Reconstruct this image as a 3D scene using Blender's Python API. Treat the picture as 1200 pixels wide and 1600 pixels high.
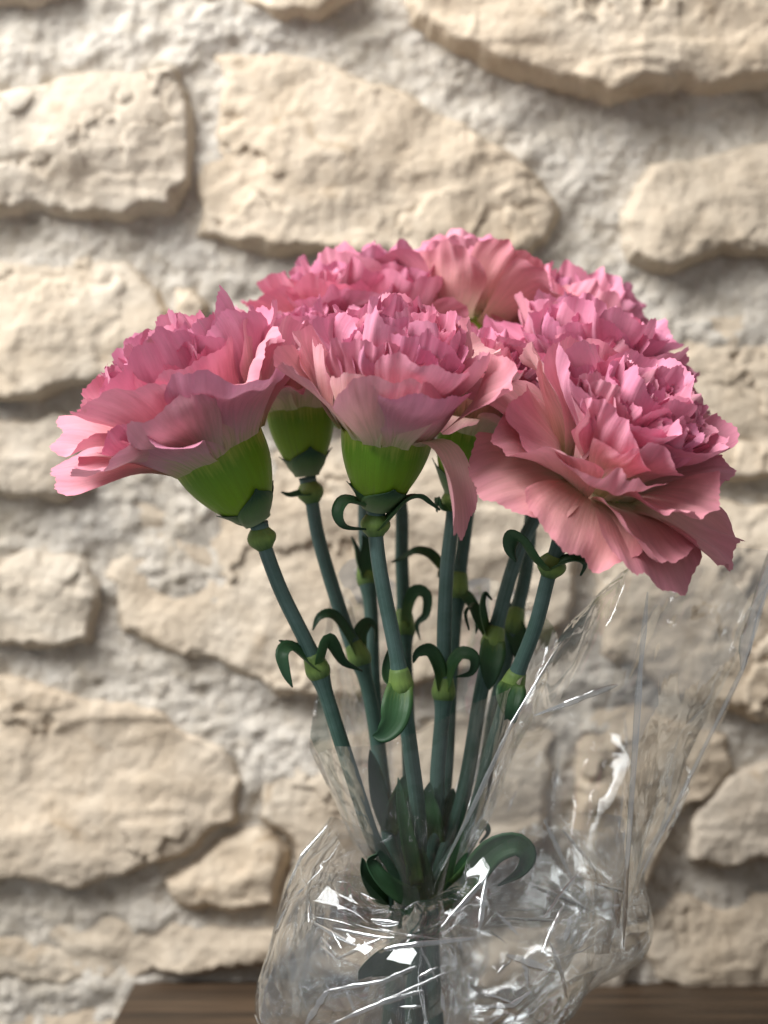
import bpy, math, random
import numpy as np
from mathutils import Vector

for o in list(bpy.data.objects):
    bpy.data.objects.remove(o)
scene = bpy.context.scene
C = scene.collection

# ------------------------------------------------------------------ camera, world, light, exposure
CAM_Y, CAM_Z, HALF = -0.50, 0.189, 0.29          # half picture height per metre of distance
cam = bpy.data.cameras.new('camera')
cam.sensor_fit = 'VERTICAL'
cam.sensor_height = 36.0
cam.lens = 18.0 / HALF
cam.clip_start = 0.02
cam.clip_end = 50
cam.dof.use_dof = True
cam.dof.focus_distance = 0.462
cam.dof.aperture_fstop = 11.5
cam_o = bpy.data.objects.new('camera', cam)
cam_o.location = (0, CAM_Y, CAM_Z)
cam_o.rotation_euler = (math.radians(90), 0, 0)
C.objects.link(cam_o)
scene.camera = cam_o

world = bpy.data.worlds.new('World')
scene.world = world
world.use_nodes = True
bg = world.node_tree.nodes['Background']
bg.inputs['Color'].default_value = (0.98, 0.985, 1.0, 1)
bg.inputs['Strength'].default_value = 0.27


def area_light(name, loc, target, sx, sy, power, col):
    l = bpy.data.lights.new(name, 'AREA')
    l.shape = 'RECTANGLE'
    l.size, l.size_y = sx, sy
    l.energy = power
    l.color = col
    o = bpy.data.objects.new(name, l)
    o.location = loc
    o.rotation_euler = (Vector(target) - Vector(loc)).to_track_quat('-Z', 'Y').to_euler()
    C.objects.link(o)
    return o


area_light('window_light', (-0.75, -0.35, 1.15), (0.0, 0.10, 0.20), 1.05, 0.85, 41.0, (1.0, 0.99, 0.975))

scene.view_settings.view_transform = 'Standard'
scene.view_settings.look = 'None'
scene.view_settings.exposure = 0.0
scene.view_settings.gamma = 1.0
scene.render.engine = 'CYCLES'
scene.cycles.transparent_max_bounces = 40
scene.cycles.max_bounces = 8
scene.cycles.diffuse_bounces = 4
scene.cycles.glossy_bounces = 4
scene.cycles.caustics_reflective = False
scene.cycles.caustics_refractive = False
scene.cycles.use_denoising = True


def P(px, py, y):
    """a point of the place at depth y, laid out from the 1200 x 1600 survey picture"""
    d = y - CAM_Y
    k = 2 * HALF * d / 1600.0
    return np.array([(px - 600) * k, y, CAM_Z - (py - 800) * k])


# ------------------------------------------------------------------ numpy noise
def _hash(ix, iy, iz, seed):
    h = (ix.astype(np.int64) * 374761393 + iy.astype(np.int64) * 668265263 + iz.astype(np.int64) * 2147483647 + seed * 974711) & 0x7fffffff
    h = ((h ^ (h >> 13)) * 1274126177) & 0x7fffffff
    h = ((h ^ (h >> 16)) * 668265263) & 0x7fffffff
    return ((h >> 7) & 0xffff) / 65535.0


def vnoise(x, y, z=0.0, seed=0):
    x, y, z = np.broadcast_arrays(np.asarray(x, float), np.asarray(y, float), np.asarray(z, float))
    ix, iy, iz = np.floor(x), np.floor(y), np.floor(z)
    fx, fy, fz = x - ix, y - iy, z - iz
    sx, sy, sz = [f * f * f * (f * (f * 6 - 15) + 10) for f in (fx, fy, fz)]
    r = 0
    for dx in (0, 1):
        wx = sx if dx else 1 - sx
        for dy in (0, 1):
            wy = sy if dy else 1 - sy
            for dz in (0, 1):
                wz = sz if dz else 1 - sz
                r = r + wx * wy * wz * _hash(ix + dx, iy + dy, iz + dz, seed)
    return r * 2 - 1


def fbm(x, y, z=0.0, octv=4, seed=0, gain=0.5):
    a, f, r = 1.0, 1.0, 0.0
    for i in range(octv):
        r = r + a * vnoise(np.asarray(x) * f + i * 17.3, np.asarray(y) * f + i * 5.1, np.asarray(z) * f, seed + i)
        a *= gain
        f *= 2.03
    return r


def ridge(x, y, z=0.0, octv=4, seed=0):
    a, f, r = 1.0, 1.0, 0.0
    for i in range(octv):
        r = r + a * (1 - 2 * np.abs(vnoise(np.asarray(x) * f + i * 7.7, np.asarray(y) * f, np.asarray(z) * f, seed + i)))
        a *= 0.5
        f *= 2.1
    return r


def sstep(a, b, x):
    t = np.clip((x - a) / (b - a), 0, 1)
    return t * t * (3 - 2 * t)


# ------------------------------------------------------------------ object helpers
def mesh_obj(name, verts, faces, mat, parent=None, smooth=True, uv=None):
    me = bpy.data.meshes.new(name)
    me.from_pydata([tuple(map(float, v)) for v in verts], [], faces)
    if smooth:
        me.polygons.foreach_set('use_smooth', [True] * len(me.polygons))
    if uv is not None:
        l = me.uv_layers.new(name='UVMap')
        idx = np.zeros(len(me.loops), dtype=np.int32)
        me.loops.foreach_get('vertex_index', idx)
        l.data.foreach_set('uv', np.asarray(uv, dtype=np.float32)[idx].ravel())
    me.materials.append(mat)
    o = bpy.data.objects.new(name, me)
    C.objects.link(o)
    if parent is not None:
        o.parent = parent
    return o


def tag(o, label, cat, group=None):
    o['label'] = label
    o['category'] = cat
    if group:
        o['group'] = group
    return o


def thing(name, label, cat, loc, group=None):
    o = bpy.data.objects.new(name, None)
    o.empty_display_size = 0.01
    o.location = tuple(map(float, loc))
    C.objects.link(o)
    return tag(o, label, cat, group)


def grid_faces(nu, nv, wrap=False):
    """vertices ordered v-major: index = j*nu + i"""
    f = []
    for j in range(nv - 1):
        for i in range(nu if wrap else nu - 1):
            a = j * nu + i
            b = j * nu + (i + 1) % nu
            f.append((a, b, b + nu, a + nu))
    return f


def spline(pts, n):
    """Catmull-Rom through pts, n samples, evenly by parameter"""
    p = np.asarray(pts, float)
    p = np.vstack([2 * p[0] - p[1], p, 2 * p[-1] - p[-2]])
    m = len(p) - 3
    out = []
    for t in np.linspace(0, m, n):
        i = min(int(t), m - 1)
        f = t - i
        a, b, c, d = p[i], p[i + 1], p[i + 2], p[i + 3]
        out.append(0.5 * (2 * b + (c - a) * f + (2 * a - 5 * b + 4 * c - d) * f * f + (3 * b - a - 3 * c + d) * f ** 3))
    return np.array(out)


def unit(v):
    v = np.asarray(v, float)
    return v / (np.linalg.norm(v) + 1e-12)


# ------------------------------------------------------------------ materials
def new_mat(name):
    m = bpy.data.materials.new(name)
    m.use_nodes = True
    nt = m.node_tree
    nt.nodes.clear()
    return m, nt, nt.nodes, nt.links


def ramp(N, stops):
    r = N.new('ShaderNodeValToRGB')
    el = r.color_ramp.elements
    while len(el) > 1:
        el.remove(el[-1])
    el[0].position, el[0].color = stops[0][0], (*stops[0][1], 1)
    for p, c in stops[1:]:
        e = el.new(p)
        e.color = (*c, 1)
    return r


def mix_rgb(N, Lk, fac, a, b, mode='MIX'):
    m = N.new('ShaderNodeMix')
    m.data_type = 'RGBA'
    m.blend_type = mode
    for key, val in (('Factor', fac), ('A', a), ('B', b)):
        idx = {'Factor': 0, 'A': 6, 'B': 7}[key]
        if hasattr(val, 'is_linked'):
            Lk.new(val, m.inputs[idx])
        elif isinstance(val, (int, float)):
            m.inputs[idx].default_value = val
        else:
            m.inputs[idx].default_value = (*val, 1)
    return m.outputs[2]


def noise(N, Lk, vec, scale, detail=4, rough=0.55, dist=0.0):
    n = N.new('ShaderNodeTexNoise')
    n.inputs['Scale'].default_value = scale
    n.inputs['Detail'].default_value = detail
    n.inputs['Roughness'].default_value = rough
    n.inputs['Distortion'].default_value = dist
    if vec is not None:
        Lk.new(vec, n.inputs['Vector'])
    return n.outputs['Fac']


def math_n(N, Lk, op, a, b=None, clamp=False):
    m = N.new('ShaderNodeMath')
    m.operation = op
    m.use_clamp = clamp
    for i, v in enumerate((a, b)):
        if v is None:
            continue
        if hasattr(v, 'is_linked'):
            Lk.new(v, m.inputs[i])
        else:
            m.inputs[i].default_value = v
    return m.outputs[0]


def bump(N, Lk, h, strength, dist):
    b = N.new('ShaderNodeBump')
    b.inputs['Strength'].default_value = strength
    b.inputs['Distance'].default_value = dist
    Lk.new(h, b.inputs['Height'])
    return b.outputs['Normal']


def stone_mat():
    m, nt, N, Lk = new_mat('limestone')
    out = N.new('ShaderNodeOutputMaterial')
    bs = N.new('ShaderNodeBsdfPrincipled')
    tc = N.new('ShaderNodeTexCoord').outputs['Object']
    oi = N.new('ShaderNodeObjectInfo')
    big = noise(N, Lk, tc, 14, 4, 0.6, 0.6)
    r1 = ramp(N, [(0.28, (0.56, 0.475, 0.375)), (0.5, (0.66, 0.58, 0.475)), (0.72, (0.71, 0.65, 0.56))])
    Lk.new(big, r1.inputs[0])
    med = noise(N, Lk, tc, 55, 6, 0.65, 0.3)
    r2 = ramp(N, [(0.30, (0.84, 0.81, 0.77)), (0.55, (1, 1, 1))])
    Lk.new(med, r2.inputs[0])
    c = mix_rgb(N, Lk, 0.75, r1.outputs[0], r2.outputs[0], 'MULTIPLY')
    tint = ramp(N, [(0.0, (0.97, 0.97, 0.97)), (0.35, (0.88, 0.87, 0.85)), (0.7, (1.04, 0.99, 0.92)), (1.0, (0.92, 0.88, 0.83))])
    Lk.new(oi.outputs['Random'], tint.inputs[0])
    c = mix_rgb(N, Lk, 1.0, c, tint.outputs[0], 'MULTIPLY')
    # small ochre stains
    st = noise(N, Lk, tc, 38, 3, 0.5, 1.5)
    sr = ramp(N, [(0.64, (0, 0, 0)), (0.74, (1, 1, 1))])
    Lk.new(st, sr.inputs[0])
    c = mix_rgb(N, Lk, math_n(N, Lk, 'MULTIPLY', sr.outputs[0], 0.45), c, (0.36, 0.25, 0.14))
    Lk.new(c, bs.inputs['Base Color'])
    bs.inputs['Roughness'].default_value = 0.92
    bs.inputs['Specular IOR Level'].default_value = 0.15
    h = math_n(N, Lk, 'ADD', noise(N, Lk, tc, 220, 6, 0.65), math_n(N, Lk, 'MULTIPLY', noise(N, Lk, tc, 70, 4, 0.6), 1.6))
    Lk.new(bump(N, Lk, h, 0.75, 0.0022), bs.inputs['Normal'])
    Lk.new(bs.outputs[0], out.inputs[0])
    return m


def mortar_mat():
    m, nt, N, Lk = new_mat('lime_mortar')
    out = N.new('ShaderNodeOutputMaterial')
    bs = N.new('ShaderNodeBsdfPrincipled')
    tc = N.new('ShaderNodeTexCoord').outputs['Object']
    r1 = ramp(N, [(0.32, (0.56, 0.50, 0.41)), (0.5, (0.70, 0.645, 0.56)), (0.7, (0.76, 0.715, 0.64))])
    Lk.new(noise(N, Lk, tc, 30, 6, 0.65, 0.4), r1.inputs[0])
    r2 = ramp(N, [(0.33, (0.70, 0.66, 0.60)), (0.5, (1, 1, 1))])
    Lk.new(noise(N, Lk, tc, 180, 4, 0.6), r2.inputs[0])
    c = mix_rgb(N, Lk, 0.6, r1.outputs[0], r2.outputs[0], 'MULTIPLY')
    Lk.new(c, bs.inputs['Base Color'])
    bs.inputs['Roughness'].default_value = 0.95
    bs.inputs['Specular IOR Level'].default_value = 0.1
    h = math_n(N, Lk, 'ADD', noise(N, Lk, tc, 320, 5, 0.7), math_n(N, Lk, 'MULTIPLY', noise(N, Lk, tc, 110, 4, 0.6), 1.5))
    Lk.new(bump(N, Lk, h, 0.9, 0.0022), bs.inputs['Normal'])
    Lk.new(bs.outputs[0], out.inputs[0])
    return m


def wood_mat():
    m, nt, N, Lk = new_mat('dark_wood')
    out = N.new('ShaderNodeOutputMaterial')
    bs = N.new('ShaderNodeBsdfPrincipled')
    tc = N.new('ShaderNodeTexCoord').outputs['Object']
    mp = N.new('ShaderNodeMapping')
    mp.inputs['Scale'].default_value = (4, 60, 60)
    Lk.new(tc, mp.inputs['Vector'])
    g = noise(N, Lk, mp.outputs[0], 2.2, 6, 0.6, 0.8)
    r = ramp(N, [(0.30, (0.015, 0.009, 0.005)), (0.5, (0.05, 0.030, 0.016)), (0.72, (0.12, 0.075, 0.042))])
    Lk.new(g, r.inputs[0])
    Lk.new(r.outputs[0], bs.inputs['Base Color'])
    bs.inputs['Roughness'].default_value = 0.55
    Lk.new(bump(N, Lk, g, 0.4, 0.001), bs.inputs['Normal'])
    Lk.new(bs.outputs[0], out.inputs[0])
    return m


def petal_mat():
    """pink carnation petal: U across, V from claw (0) to fringed edge (1); attribute-free, random per petal"""
    m, nt, N, Lk = new_mat('carnation_petal')
    out = N.new('ShaderNodeOutputMaterial')
    uvn = N.new('ShaderNodeUVMap')
    uvn.uv_map = 'UVMap'
    sp = N.new('ShaderNodeSeparateXYZ')
    Lk.new(uvn.outputs[0], sp.inputs[0])
    U, V = sp.outputs[0], sp.outputs[1]
    oi = N.new('ShaderNodeObjectInfo')
    rnd = oi.outputs['Random']
    tc = N.new('ShaderNodeTexCoord').outputs['Object']
    # veins: noise stretched along V, fanning because U is relative to width
    cv = N.new('ShaderNodeCombineXYZ')
    Lk.new(math_n(N, Lk, 'MULTIPLY', U, 26.0), cv.inputs[0])
    Lk.new(math_n(N, Lk, 'MULTIPLY', V, 2.2), cv.inputs[1])
    Lk.new(math_n(N, Lk, 'MULTIPLY', rnd, 91.0), cv.inputs[2])
    vein = noise(N, Lk, cv.outputs[0], 1.0, 3, 0.6)
    patch = noise(N, Lk, tc, 60, 3, 0.55, 0.4)
    body = ramp(N, [(0.0, (0.60, 0.62, 0.30)), (0.08, (0.74, 0.60, 0.42)), (0.24, (0.83, 0.48, 0.54)),
                    (0.50, (0.81, 0.32, 0.45)), (0.88, (0.83, 0.35, 0.50)), (1.0, (0.80, 0.30, 0.46))])
    vv = math_n(N, Lk, 'ADD', V, math_n(N, Lk, 'MULTIPLY', math_n(N, Lk, 'SUBTRACT', vein, 0.5), 0.5))
    vv = math_n(N, Lk, 'ADD', vv, math_n(N, Lk, 'MULTIPLY', math_n(N, Lk, 'SUBTRACT', patch, 0.5), 0.45))
    Lk.new(vv, body.inputs[0])
    # petals that have faded to salmon / cream, petal by petal (the pass-on age is set in the object colour)
    oc = N.new('ShaderNodeSeparateColor')
    Lk.new(oi.outputs['Color'], oc.inputs[0])
    salmon = ramp(N, [(0.0, (0.62, 0.62, 0.32)), (0.14, (0.76, 0.60, 0.42)), (0.42, (0.77, 0.43, 0.38)), (1.0, (0.75, 0.31, 0.36))])
    Lk.new(vv, salmon.inputs[0])
    c = mix_rgb(N, Lk, oc.outputs[0], body.outputs[0], salmon.outputs[0])
    cream = ramp(N, [(0.0, (0.62, 0.64, 0.36)), (0.5, (0.83, 0.68, 0.56)), (1.0, (0.82, 0.50, 0.53))])
    Lk.new(vv, cream.inputs[0])
    c = mix_rgb(N, Lk, oc.outputs[1], c, cream.outputs[0])
    # dried brown specks near the fringe
    spk = noise(N, Lk, tc, 260, 2, 0.5)
    sr = ramp(N, [(0.70, (0, 0, 0)), (0.78, (1, 1, 1))])
    Lk.new(spk, sr.inputs[0])
    edge = ramp(N, [(0.90, (0, 0, 0)), (1.0, (1, 1, 1))])
    Lk.new(V, edge.inputs[0])
    c = mix_rgb(N, Lk, math_n(N, Lk, 'MULTIPLY', sr.outputs[0], math_n(N, Lk, 'MULTIPLY', edge.outputs[0], 0.55)), c, (0.42, 0.20, 0.10))
    hs = N.new('ShaderNodeHueSaturation')
    Lk.new(c, hs.inputs['Color'])
    Lk.new(math_n(N, Lk, 'ADD', 0.492, math_n(N, Lk, 'MULTIPLY', rnd, 0.014)), hs.inputs['Hue'])
    Lk.new(math_n(N, Lk, 'ADD', 0.90, math_n(N, Lk, 'MULTIPLY', rnd, 0.14)), hs.inputs['Value'])
    vr = ramp(N, [(0.3, (0.86, 0.80, 0.82)), (0.7, (1.05, 1.06, 1.06))])
    Lk.new(vein, vr.inputs[0])
    col = mix_rgb(N, Lk, 1.0, hs.outputs[0], vr.outputs[0], 'MULTIPLY')
    bs = N.new('ShaderNodeBsdfPrincipled')
    Lk.new(col, bs.inputs['Base Color'])
    bs.inputs['Roughness'].default_value = 0.62
    bs.inputs['Specular IOR Level'].default_value = 0.22
    bs.inputs['Sheen Weight'].default_value = 0.12
    bs.inputs['Sheen Roughness'].default_value = 0.4
    tr = N.new('ShaderNodeBsdfTranslucent')
    Lk.new(col, tr.inputs['Color'])
    hh = math_n(N, Lk, 'ADD', vein, math_n(N, Lk, 'MULTIPLY', noise(N, Lk, tc, 500, 3, 0.6), 0.5))
    nrm = bump(N, Lk, hh, 0.32, 0.0006)
    Lk.new(nrm, bs.inputs['Normal'])
    Lk.new(nrm, tr.inputs['Normal'])
    mx = N.new('ShaderNodeMixShader')
    mx.inputs[0].default_value = 0.18
    Lk.new(bs.outputs[0], mx.inputs[1])
    Lk.new(tr.outputs[0], mx.inputs[2])
    Lk.new(mx.outputs[0], out.inputs[0])
    return m


def green_mat(name, stops, rough=0.5, streak=30.0, transl=0.1, spec=0.35):
    """plant green with lengthwise streaks; UV: U around/across, V along"""
    m, nt, N, Lk = new_mat(name)
    out = N.new('ShaderNodeOutputMaterial')
    uvn = N.new('ShaderNodeUVMap')
    uvn.uv_map = 'UVMap'
    sp = N.new('ShaderNodeSeparateXYZ')
    Lk.new(uvn.outputs[0], sp.inputs[0])
    oi = N.new('ShaderNodeObjectInfo')
    tc = N.new('ShaderNodeTexCoord').outputs['Object']
    cv = N.new('ShaderNodeCombineXYZ')
    Lk.new(math_n(N, Lk, 'MULTIPLY', sp.outputs[0], streak), cv.inputs[0])
    Lk.new(math_n(N, Lk, 'MULTIPLY', sp.outputs[1], 1.6), cv.inputs[1])
    Lk.new(math_n(N, Lk, 'MULTIPLY', oi.outputs['Random'], 37.0), cv.inputs[2])
    s = noise(N, Lk, cv.outputs[0], 1.0, 4, 0.6)
    r = ramp(N, stops)
    f = math_n(N, Lk, 'ADD', sp.outputs[1], math_n(N, Lk, 'MULTIPLY', math_n(N, Lk, 'SUBTRACT', s, 0.5), 0.45))
    f = math_n(N, Lk, 'ADD', f, math_n(N, Lk, 'MULTIPLY', math_n(N, Lk, 'SUBTRACT', noise(N, Lk, tc, 130, 5, 0.65), 0.5), 0.9 if name == 'stem_green' else 0.25))
    Lk.new(f, r.inputs[0])
    v = ramp(N, [(0.25, (0.78, 0.78, 0.78)), (0.75, (1.1, 1.1, 1.1))])
    Lk.new(s, v.inputs[0])
    c = mix_rgb(N, Lk, 1.0, r.outputs[0], v.outputs[0], 'MULTIPLY')
    bs = N.new('ShaderNodeBsdfPrincipled')
    Lk.new(c, bs.inputs['Base Color'])
    bs.inputs['Roughness'].default_value = rough
    bs.inputs['Specular IOR Level'].default_value = spec
    hh = math_n(N, Lk, 'ADD', s, math_n(N, Lk, 'MULTIPLY', noise(N, Lk, tc, 700, 3, 0.6), 0.35))
    Lk.new(bump(N, Lk, hh, 0.25, 0.0006), bs.inputs['Normal'])
    sh = bs.outputs[0]
    if transl > 0:
        tr = N.new('ShaderNodeBsdfTranslucent')
        Lk.new(c, tr.inputs['Color'])
        mx = N.new('ShaderNodeMixShader')
        mx.inputs[0].default_value = transl
        Lk.new(sh, mx.inputs[1])
        Lk.new(tr.outputs[0], mx.inputs[2])
        sh = mx.outputs[0]
    Lk.new(sh, out.inputs[0])
    return m


def film_mat(name='clear_film', rough=0.035, k=1.9, cap=0.5, add=0.0):
    """thin clear film: mostly see-through, mirror-like at its folds"""
    m, nt, N, Lk = new_mat(name)
    out = N.new('ShaderNodeOutputMaterial')
    tr = N.new('ShaderNodeBsdfTransparent')
    tr.inputs['Color'].default_value = (0.93, 0.932, 0.93, 1)
    gl = N.new('ShaderNodeBsdfGlossy')
    gl.inputs['Color'].default_value = (0.95, 0.98, 1.0, 1)
    gl.inputs['Roughness'].default_value = rough
    fr = N.new('ShaderNodeFresnel')
    fr.inputs['IOR'].default_value = 1.5
    tc = N.new('ShaderNodeTexCoord').outputs['Object']
    nrm = bump(N, Lk, noise(N, Lk, tc, 60, 2, 0.5, 0.8), 0.10, 0.004)
    Lk.new(nrm, gl.inputs['Normal'])
    f = math_n(N, Lk, 'MINIMUM', math_n(N, Lk, 'ADD', math_n(N, Lk, 'MULTIPLY', fr.outputs[0], k), add), cap)
    mx = N.new('ShaderNodeMixShader')
    Lk.new(f, mx.inputs[0])
    Lk.new(tr.outputs[0], mx.inputs[1])
    Lk.new(gl.outputs[0], mx.inputs[2])
    # the faint milkiness of handled film
    df = N.new('ShaderNodeBsdfDiffuse')
    df.inputs['Color'].default_value = (0.8, 0.82, 0.84, 1)
    hz = ramp(N, [(0.42, (0.004, 0.004, 0.004)), (0.7, (0.028, 0.028, 0.028))])
    Lk.new(noise(N, Lk, tc, 32, 4, 0.6, 1.2), hz.inputs[0])
    mh = N.new('ShaderNodeMixShader')
    Lk.new(hz.outputs[0], mh.inputs[0])
    Lk.new(mx.outputs[0], mh.inputs[1])
    Lk.new(df.outputs[0], mh.inputs[2])
    Lk.new(mh.outputs[0], out.inputs[0])
    return m


M_stone, M_mortar, M_wood, M_petal, M_film = stone_mat(), mortar_mat(), wood_mat(), petal_mat(), film_mat()
M_fold_streak = film_mat('folded_streak_film', 0.24, 1.5, 0.75, 0.40)
M_calyx = green_mat('calyx_green', [(0.0, (0.36, 0.52, 0.10)), (0.35, (0.28, 0.52, 0.03)), (0.75, (0.19, 0.42, 0.025)), (1.0, (0.42, 0.52, 0.09))], 0.40, 46, 0.2)
M_stem = green_mat('stem_green', [(0.0, (0.04, 0.085, 0.055)), (0.4, (0.055, 0.125, 0.09)), (0.7, (0.085, 0.17, 0.14)), (1.0, (0.14, 0.24, 0.22))], 0.5, 16, 0.0, 0.3)
M_leaf = green_mat('leaf_green', [(0.0, (0.16, 0.28, 0.08)), (0.2, (0.06, 0.16, 0.06)), (1.0, (0.03, 0.085, 0.048))], 0.42, 14, 0.15)
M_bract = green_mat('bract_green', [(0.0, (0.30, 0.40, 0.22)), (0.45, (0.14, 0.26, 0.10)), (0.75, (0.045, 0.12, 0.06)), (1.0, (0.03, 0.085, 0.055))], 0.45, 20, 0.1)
M_node = green_mat('node_green', [(0.0, (0.13, 0.24, 0.09)), (0.5, (0.28, 0.44, 0.11)), (1.0, (0.22, 0.36, 0.11))], 0.45, 10, 0.1)

# ------------------------------------------------------------------ the stone wall
WALL_Y = 0.215
wall = thing('stone_wall', 'rough cream limestone wall with wide pale mortar joints behind the carnations', 'wall', P(600, 1600, WALL_Y))
WL = np.array(wall.location)

stones_px = [
    [(-60, 180), (60, 142), (150, 116), (282, 108), (297, 150), (302, 205), (292, 290), (270, 335), (205, 347), (60, 340), (-60, 348)],
    [(338, 86), (430, 80), (520, 100), (620, 150), (740, 205), (832, 270), (868, 322), (858, 375), (800, 402), (600, 412), (400, 396), (303, 374), (315, 310), (332, 200)],
    [(610, -120), (1240, -120), (1262, 130), (1130, 146), (1000, 158), (940, 168), (860, 146), (790, 124), (720, 86), (650, 40)],
    [(985, 300), (1020, 265), (1100, 246), (1262, 215), (1262, 405), (1120, 404), (1045, 424), (985, 408), (972, 350)],
    [(-60, 416), (120, 400), (205, 408), (238, 435), (272, 490), (258, 560), (180, 600), (60, 622), (-60, 622)],
    [(272, 452), (306, 446), (330, 480), (318, 535), (278, 510)],
    [(-60, 652), (60, 660), (122, 655), (152, 700), (156, 768), (100, 785), (-60, 772)],
    [(-60, 815), (60, 830), (112, 852), (152, 905), (150, 1000), (60, 1006), (-60, 985)],
    [(188, 770), (300, 726), (480, 695), (700, 690), (850, 720), (905, 800), (890, 980), (700, 1050), (560, 1092), (430, 1078), (320, 1030), (205, 990), (170, 900)],
    [(-60, 1056), (60, 1070), (150, 1092), (260, 1118), (345, 1160), (386, 1215), (372, 1285), (300, 1312), (240, 1350), (190, 1372), (60, 1374), (-60, 1366)],
    [(262, 1372), (340, 1312), (412, 1286), (446, 1330), (440, 1412), (340, 1424), (280, 1412)],
    [(405, 1190), (470, 1160), (600, 1140), (760, 1110), (870, 1120), (850, 1300), (720, 1400), (480, 1424), (458, 1310), (412, 1270)],
    [(-60, 1396), (60, 1408), (240, 1424), (330, 1440), (440, 1446), (640, 1440), (700, 1470), (690, 1508), (560, 1520), (420, 1500), (300, 1512), (200, 1536), (60, 1532), (-60, 1540)],
    [(-60, 1566), (80, 1556), (188, 1552), (260, 1600), (250, 1760), (60, 1770), (-60, 1760)],
    [(985, 520), (1070, 500), (1262, 478), (1262, 740), (1150, 752), (1040, 735), (980, 650)],
    [(930, 800), (1050, 782), (1262, 790), (1262, 1090), (1180, 1118), (1040, 1070), (935, 1020), (915, 900)],
    [(905, 1090), (1010, 1100), (1130, 1150), (1140, 1200), (1040, 1290), (1000, 1390), (920, 1400), (880, 1290)],
    [(1075, 1270), (1130, 1205), (1262, 1160), (1262, 1338), (1160, 1348), (1070, 1340)],
    [(1004, 1432), (1070, 1400), (1262, 1398), (1262, 1552), (1130, 1560), (1050, 1548), (1010, 1520)],
    [(730, 1480), (800, 1430), (960, 1424), (988, 1470), (985, 1540), (900, 1560), (740, 1540)],
    [(250, -150), (580, -150), (560, 0), (500, 30), (440, 38), (380, 18), (300, 6), (262, -40)],
    [(-60, -150), (130, -150), (122, -10), (60, 6), (-60, 12)],
    [(360, 500), (520, 470), (760, 455), (930, 470), (940, 560), (900, 650), (700, 665), (480, 660), (370, 640)],
    [(300, 560), (345, 545), (350, 640), (300, 690), (215, 690), (205, 650)],
]
rs = random.Random(5)
# the wall goes on round the picture in the same uneven courses
for (x0, x1) in ((-760, -70), (1275, 1950)):
    y = -330
    while y < 1750:
        h = rs.uniform(140, 270)
        x = x0
        while x < x1 - 60:
            w = min(rs.uniform(220, 480), x1 - x)
            q = lambda: rs.uniform(-16, 16)
            a, b, c, d = x + 18, x + w - 18, y + 20, y + h - 20
            if b - a > 60:
                stones_px.append([(a + q(), c + 20 + q()), ((a + b) / 2 + q(), c + q()), (b + q(), c + 20 + q()), (b + q(), (c + d) / 2 + q()), (b - 10 + q(), d - 10 + q()), ((a + b) / 2 + q(), d + q()), (a + q(), d - 14 + q()), (a + q(), (c + d) / 2 + q())])
            x += w
        y += h
x = -60
while x < 1250:
    w = rs.uniform(260, 480)
    q = lambda: rs.uniform(-14, 14)
    a, b = x + 16, min(x + w, 1262) - 16
    if b - a > 60:
        stones_px.append([(a + q(), -350), (b + q(), -345), (b + q(), -260), (b - 8, -185 + q()), ((a + b) / 2, -172 + q()), (a + q(), -190 + q()), (a - 5, -270)])
    x += w

KW = 2 * HALF * (WALL_Y - CAM_Y) / 1600.0


def poly_sd(px, py, poly):
    """signed distance in px, positive inside"""
    d2 = np.full(px.shape, 1e12)
    inside = np.zeros(px.shape, bool)
    n = len(poly)
    for i in range(n):
        ax, ay = poly[i]
        bx, by = poly[(i + 1) % n]
        ex, ey = bx - ax, by - ay
        wx, wy = px - ax, py - ay
        t = np.clip((wx * ex + wy * ey) / (ex * ex + ey * ey), 0, 1)
        d2 = np.minimum(d2, (wx - ex * t) ** 2 + (wy - ey * t) ** 2)
        cross = ((ay > py) != (by > py)) & (px < (bx - ax) * (py - ay) / (by - ay + 1e-9) + ax)
        inside ^= cross
    return np.where(inside, 1, -1) * np.sqrt(d2)


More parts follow.
